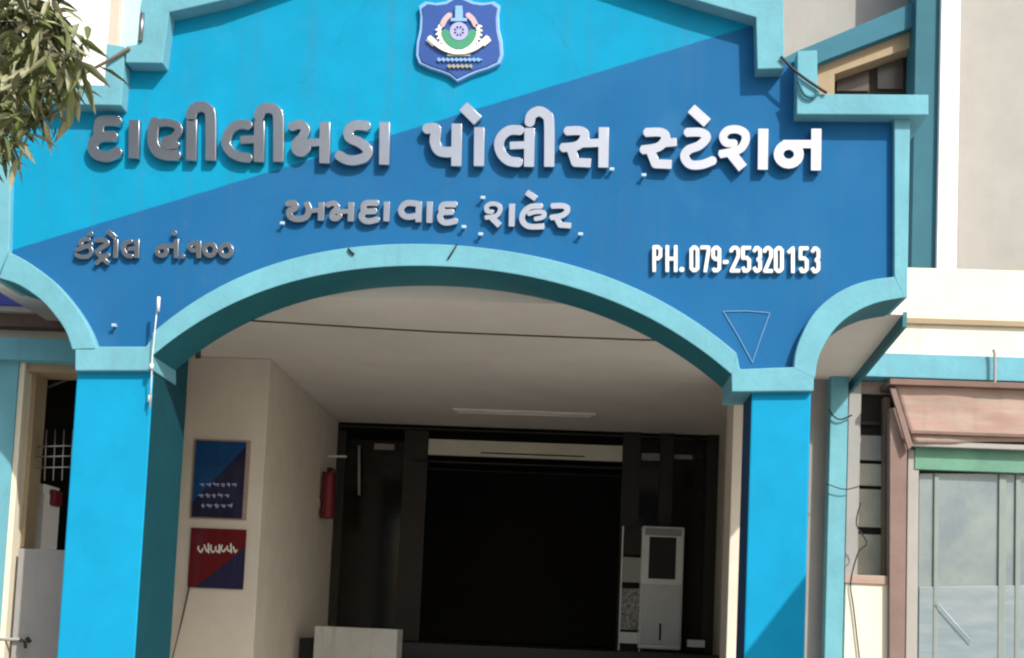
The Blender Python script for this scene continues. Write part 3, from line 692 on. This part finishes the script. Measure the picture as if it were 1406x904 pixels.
# socket strip on right inner wall
# left wing window: grille and white cupboard seen inside
wg = thing('window_grille', 'iron bar grille across the dark opening of the left wing', 'grille', tuple(F(65, 640, YL + .2)))
for y in (612, 626, 641): tube('bar', [F(24, y + 2, YL + .22), F(112, y, YL + .22)], .006, M_bronze, wg)
for x in (52, 64, 76, 88, 100): tube('bar', [F(x, 590, YL + .23), F(x - 3, 660, YL + .23)], .005, M_bronze, wg)
cb = thing('cupboard', 'white frame cupboard inside the dark left opening', 'cupboard', tuple(F(48, 750, 1.4)))
pbox('side', (33, 664), (41, 775), 1.4, .3, M_white, cb); pbox('top', (33, 664), (60, 676), 1.39, .3, M_white, cb); pbox('side', (47, 676), (58, 775), 1.4, .3, M_white, cb)
pbox('back', (41, 676), (47, 775), 1.6, .05, M_greyD, cb)
o = pbox('red_bucket', (62, 672), (76, 694), 1.5, .15, M_red, None, .02); o.name = 'red_cloth'; tag(o, 'dark red cloth bundle beside the white cupboard in the left opening', 'cloth')
o = tube('inner_wire', [F(40, 540, YL + .4), F(70, 530, YL + .4), F(104, 517, YL + .4)], .01, M_cable); o.name = 'roof_pipe'; tag(o, 'thin pale pipe slanting across the top of the left opening', 'pipe')
tp = thing('water_tap', 'small dark tap on the grey wall at the lower left', 'tap', tuple(F(35, 884, YL)))
tube('spout', [F(27, 879, YL + .02), F(30, 880, YL - .05), F(34, 882, YL - .09), F(35, 890, YL - .1)], .012, M_rubber, tp); tube('valve', [F(37, 876, YL - .06), F(41, 882, YL - .06)], .016, M_rubber, tp)
tube('pipe', [F(-10, 878, YL - .005), F(28, 878, YL - .005)], .012, M_grey, tp)
# blue board in the left quarter arch
bb = thing('name_board', 'violet-blue board with white marks seen through the left side arch', 'sign', tuple(F(20, 400, YL + .5)))
pbox('board', (-60, 372), (70, 419), YL + .45, .03, mat('violet_blue', (.05, .06, .30), .5, bump=0), bb)
for mk in ([P((4, 391), (8, 393), w=6)], [P((-14, 393), (-9, 393), w=6)], [P((47, 414), (50, 412), w=4)]):
    relief('mark', mk, 5, YL + .445, .004, M_wh, bb, .0005)

# ------------------------------------------------------------------ kiosk at the right
kk = thing('guard_kiosk', 'faded kiosk with pinkish board fascia, green rail and dusty glass at the right edge', 'kiosk', tuple(F(1320, 904, 2.5)))
YK = 2.64
M_post = mat('faded_maroon_paint', (.23, .155, .135), .7, bump=.1, var=.25, dirt=.3)
bm = bmesh.new(); NX, NZ = 60, 12; g = []
for i in range(NX + 1):
    for j in range(NZ + 1):
        u, v = i / NX, j / NZ
        x, y = 1228 + 26 * v + u * (1700 - 1228 - 26 * v), 529 + 80 * v - 7 * u
        p = F(x, y, YK - .13); q = noise.noise(Vector((p.x * 2.2, 3, p.z * 5))) * .022 + noise.noise(Vector((p.x * 7, 9, p.z * 14))) * .008
        g.append(bm.verts.new((p.x, p.y + q + .02 * math.sin(v * 3.1), p.z + .012 * noise.noise(Vector((p.x * 3, 1, v))) * v)))
for i in range(NX):
    for j in range(NZ):
        a = i * (NZ + 1) + j; f = bm.faces.new((g[a], g[a + 1], g[a + NZ + 2], g[a + NZ + 1])); f.smooth = True
o = link('fascia', finish(bm), M_pink, kk); sm = o.modifiers.new('thickness', 'SOLIDIFY'); sm.thickness = .015
pbox('fascia_cap', (1222, 526), (1700, 534), YK - .2, .36, M_brown, kk)
prism('corner_strip', poly([(1222, 533), (1230, 533), (1254, 612), (1247, 618)], YK - .17), YK - .17, YK - .14, M_post, kk)
pbox('fascia_rail', (1250, 611), (1700, 618), YK - .13, .06, M_grey, kk)
pbox('fascia_rail', (1250, 596), (1700, 601), YK - .17, .04, M_brown, kk)
pbox('green_rail', (1256, 619), (1700, 650), YK - .05, .05, M_green, kk)
strip('post', (1222, 560), (1246, 560), (1220, 1300), (1238, 1300), YK - .1, .1, M_post, kk)
strip('post', (1214, 545), (1223, 545), (1212, 1300), (1220, 1300), YK + .05, .1, M_brown, kk)
strip('post', (1247, 615), (1262, 620), (1239, 1300), (1256, 1300), YK - .04, .06, M_grey, kk)
M_lowpane = mat('blue_reflection_pane', (.17, .24, .28), .12, bump=.02, bscale=6, scale=5, col2=(.25, .30, .33), spec=.8)  # bluish blotches painted in for reflections in the lower glass
M_lowpane.node_tree.nodes['Mapping'].inputs['Scale'].default_value = (.6, 1, 3)
gl = strip('glass', (1262, 650), (1700, 650), (1256, 1300), (1700, 1300), YK + .02, .01, M_boothglass, kk)
for x0, x1 in ((1283, 1289), (1372, 1382), (1395, 1402)):
    strip('glazing_bar', (x0, 650), (x1, 650), (x0 - 5, 1300), (x1 - 5, 1300), YK - .0, .015, mat('faded_teal_bar', (.22, .265, .25), .6, bump=0), kk)
strip('reflection_pane', (1262, 806), (1700, 800), (1258, 1300), (1700, 1300), YK + .006, .012, M_lowpane, kk)
box('back_wall', F(1230, 700, YK).x + .1, 5.0, YK + .19, YK + .24, 0, xz(1300, 560, YK)[1], M_grey, kk, 0)
o = tube('glass_streak', [F(1287, 828, YK - .02), F(1335, 882, YK - .02)], .005, M_spot); o.name = 'white_streak'; tag(o, 'white stick slanting across the kiosk glass, shaped as a thin rod', 'streak')  # thin rod put on the glass for a white streak

# ------------------------------------------------------------------ cables on the right
o = tube('loop_cable', smooth_curve([tuple(F(x, y, YB - .28)) for x, y in ((1138, 562), (1145, 572), (1155, 576), (1170, 570))]), .007, M_rubber); tag(o, 'short black cable loop hanging at the top of the teal pilaster', 'cable')
o = tube('hanging_wire', smooth_curve([tuple(F(x, y, YB - .12)) for x, y in ((1182, 690), (1176, 720), (1190, 745), (1178, 760), (1168, 800), (1172, 835), (1180, 904))]), .006, M_rubber); tag(o, 'tangled black wire hanging before the window between pilaster and kiosk', 'wire')
o = tube('parapet_bracket', smooth_curve([tuple(F(x, y, BP - .015)) for x, y in ((1072, 78), (1090, 96), (1108, 110), (1135, 128))], 3), .009, M_rubber); o.name = 'black_pipe'; tag(o, 'thick dark pipe sloping over the right parapet step', 'pipe')
o = tube('parapet_loop', smooth_curve([tuple(F(x, y, BP - .015)) for x, y in ((1096, 112), (1104, 130), (1116, 134), (1124, 126))], 3), .010, M_deep); o.name = 'bent_pipe'; tag(o, 'bent teal pipe end below the dark pipe on the right parapet step', 'pipe')
o = tube('facade_pole', [F(100, 110, -.17), F(120, 99, -.15), F(148, 84, BP - .02), F(178, 66, BP - .012)], .009, M_bark, None, 8, .011); o.name = 'cable_stay'; tag(o, 'grey stay running from the tree to the left parapet step', 'stay')
o = tube('clip', [F(196, 18, BP - .01), F(193, 56, BP - .01)], .014, M_bronze); o.name = 'rod_clip'; tag(o, 'short grey rod fixed upright to the left parapet trim', 'rod')
o = tube('aerial', smooth_curve([tuple(F(x, y, YB - .15)) for x, y in ((1366, 530), (1366, 490), (1364, 480))]), .012, M_grey); o.name = 'aerial_rod'; tag(o, 'thin grey rod rising above the kiosk before the teal beam', 'rod')

# ------------------------------------------------------------------ tree at upper left
def leaf(bm, p, d, L, Wd, up, mi):
    d = d.normalized(); s = d.cross(up)
    if s.length < .01: s = d.cross(Vector((1, 0, 0)))
    s.normalize(); nrm = s.cross(d)
    a = bm.verts.new(p); t = bm.verts.new(p + d * L - nrm * .12 * L)
    l1 = bm.verts.new(p + d * L * .35 + s * Wd + nrm * .06 * L); r1 = bm.verts.new(p + d * L * .35 - s * Wd + nrm * .06 * L)
    l2 = bm.verts.new(p + d * L * .7 + s * Wd * .7); r2 = bm.verts.new(p + d * L * .7 - s * Wd * .7)
    m1 = bm.verts.new(p + d * L * .35); m2 = bm.verts.new(p + d * L * .7 - nrm * .03 * L)
    for q in ((a, m1, l1), (a, r1, m1), (l1, m1, m2, l2), (m1, r1, r2, m2), (l2, m2, t), (m2, r2, t)):
        f = bm.faces.new(q); f.material_index = mi; f.smooth = True
def rnd(): return Vector((random.gauss(0, 1), random.gauss(0, 1), random.gauss(0, 1)))
tr = thing('tree', 'olive-leaved tree reaching into the upper left corner in front of the blue parapet', 'tree', (-5.6, -6.2, 0))
bmw = bmesh.new(); bmc = bmesh.new()
bm_tube(bmw, [(-5.6, -6.2, -.1), (-5.5, -6.15, 1.6), (-5.35, -6.0, 3.2), (-5.2, -5.8, 4.6)], .2, 12, .13)
tips = []
for k in range(30):
    a = k * 2.4; base = Vector((-5.3, -6, 3.2 + k * .045)); e = Vector((-4.9 + math.cos(a) * random.uniform(.6, 2.6), -6.2 + math.sin(a) * random.uniform(.8, 2.4), random.uniform(5.0, 9.2)))
    m_ = (base + e) / 2 + rnd() * .2; bm_tube(bmw, [base, m_, e], .07, 7, .02); tips += [e, m_ * .4 + e * .6]
def cluster(p, n, L, droop, spread, pale=.35):
    for i in range(n):
        d = rnd().normalized() * spread + Vector((0, 0, -droop))
        leaf(bmc, p + rnd() * .05, d, L * random.uniform(.75, 1.2), L * random.uniform(.075, .125), Vector((0, 0, 1)) + rnd() * .5, 1 if random.random() < pale else 0)
for t_ in tips:
    for k in range(13): cluster(t_ + rnd() * .5, 13, .22, .5, .8)
# the branch that reaches into the picture
hub = F(-45, 60, -3.15); limb = smooth_curve([(-5.25, -5.9, 4.2), (-4.3, -5.2, 4.9), (-3.4, -4.2, 5.15), tuple(hub)], 5)
bm_tube(bmw, limb, .07, 8, .025)
forks = [F(-10, 40, -3.0), F(5, 90, -2.9), F(-25, 140, -3.1), F(45, 60, -3.05), F(-70, 20, -3.3)]
for f_ in forks: bm_tube(bmw, [hub, (hub + f_) / 2 + rnd() * .015, f_], .02, 6, .010)
inpic = [(12, 22), (38, 34), (58, 22), (30, 62), (62, 58), (84, 62), (14, 92), (44, 96), (72, 96), (98, 98), (20, 128), (52, 130), (82, 128), (102, 122), (8, 160), (34, 166), (60, 160), (12, 196),
         (100, 60), (-10, 20), (2, 218), (80, 30), (22, 44), (50, 80), (4, 120), (66, 112), (30, 145), (-30, 60), (-60, 110), (-50, 170), (-90, 60), (-100, 130), (-120, 30), (-80, 0), (-30, -30), (30, -30)]
for (x, y) in inpic:
    Y = -3.0 + random.uniform(-.35, .35); p = F(x - 10, y - 16, Y)
    f_ = min(forks, key=lambda q: (q - p).length)
    bm_tube(bmw, [f_, (f_ + p) / 2 + Vector((0, 0, .04)), p], .009, 5, .004)
    cluster(p, 27, .15, .7, .8, .45)
for k in range(14):
    p = Vector(limb[4 + k % 11]) + rnd() * .28
    for q in range(3): cluster(p + rnd() * .2, 16, .18, .6, .8, .4)
me = finish(bmw); link('trunk', me, M_bark, tr)
me = bpy.data.meshes.new('mesh'); bmc.to_mesh(me); bmc.free(); o = link('crown', me, M_leaf, tr); me.materials.append(M_leafP)

# pier added out of view on the right to shade the right pillar's foot
cw = thing('shade_pier', 'added cream pier with grey coping, out of view, shading the right pillar foot', 'pier', (2.75, -1.9, 0))
zt = 1.5 + 1.97
box('wall', 2.62, 2.85, -2.5, -1.2, 0, zt - .08, M_cream, cw); box('coping', 2.60, 2.87, -2.52, -1.18, zt - .079, zt, M_grey, cw)

o = tube('hanging_wire', smooth_curve([tuple(F(x, y, YB - .30)) for x, y in ((1134, 664), (1150, 670), (1163, 672), (1180, 668))]), .005, M_rubber); o.name = 'slack_wire'; tag(o, 'slack thin wire crossing the teal pilaster at half height', 'wire')
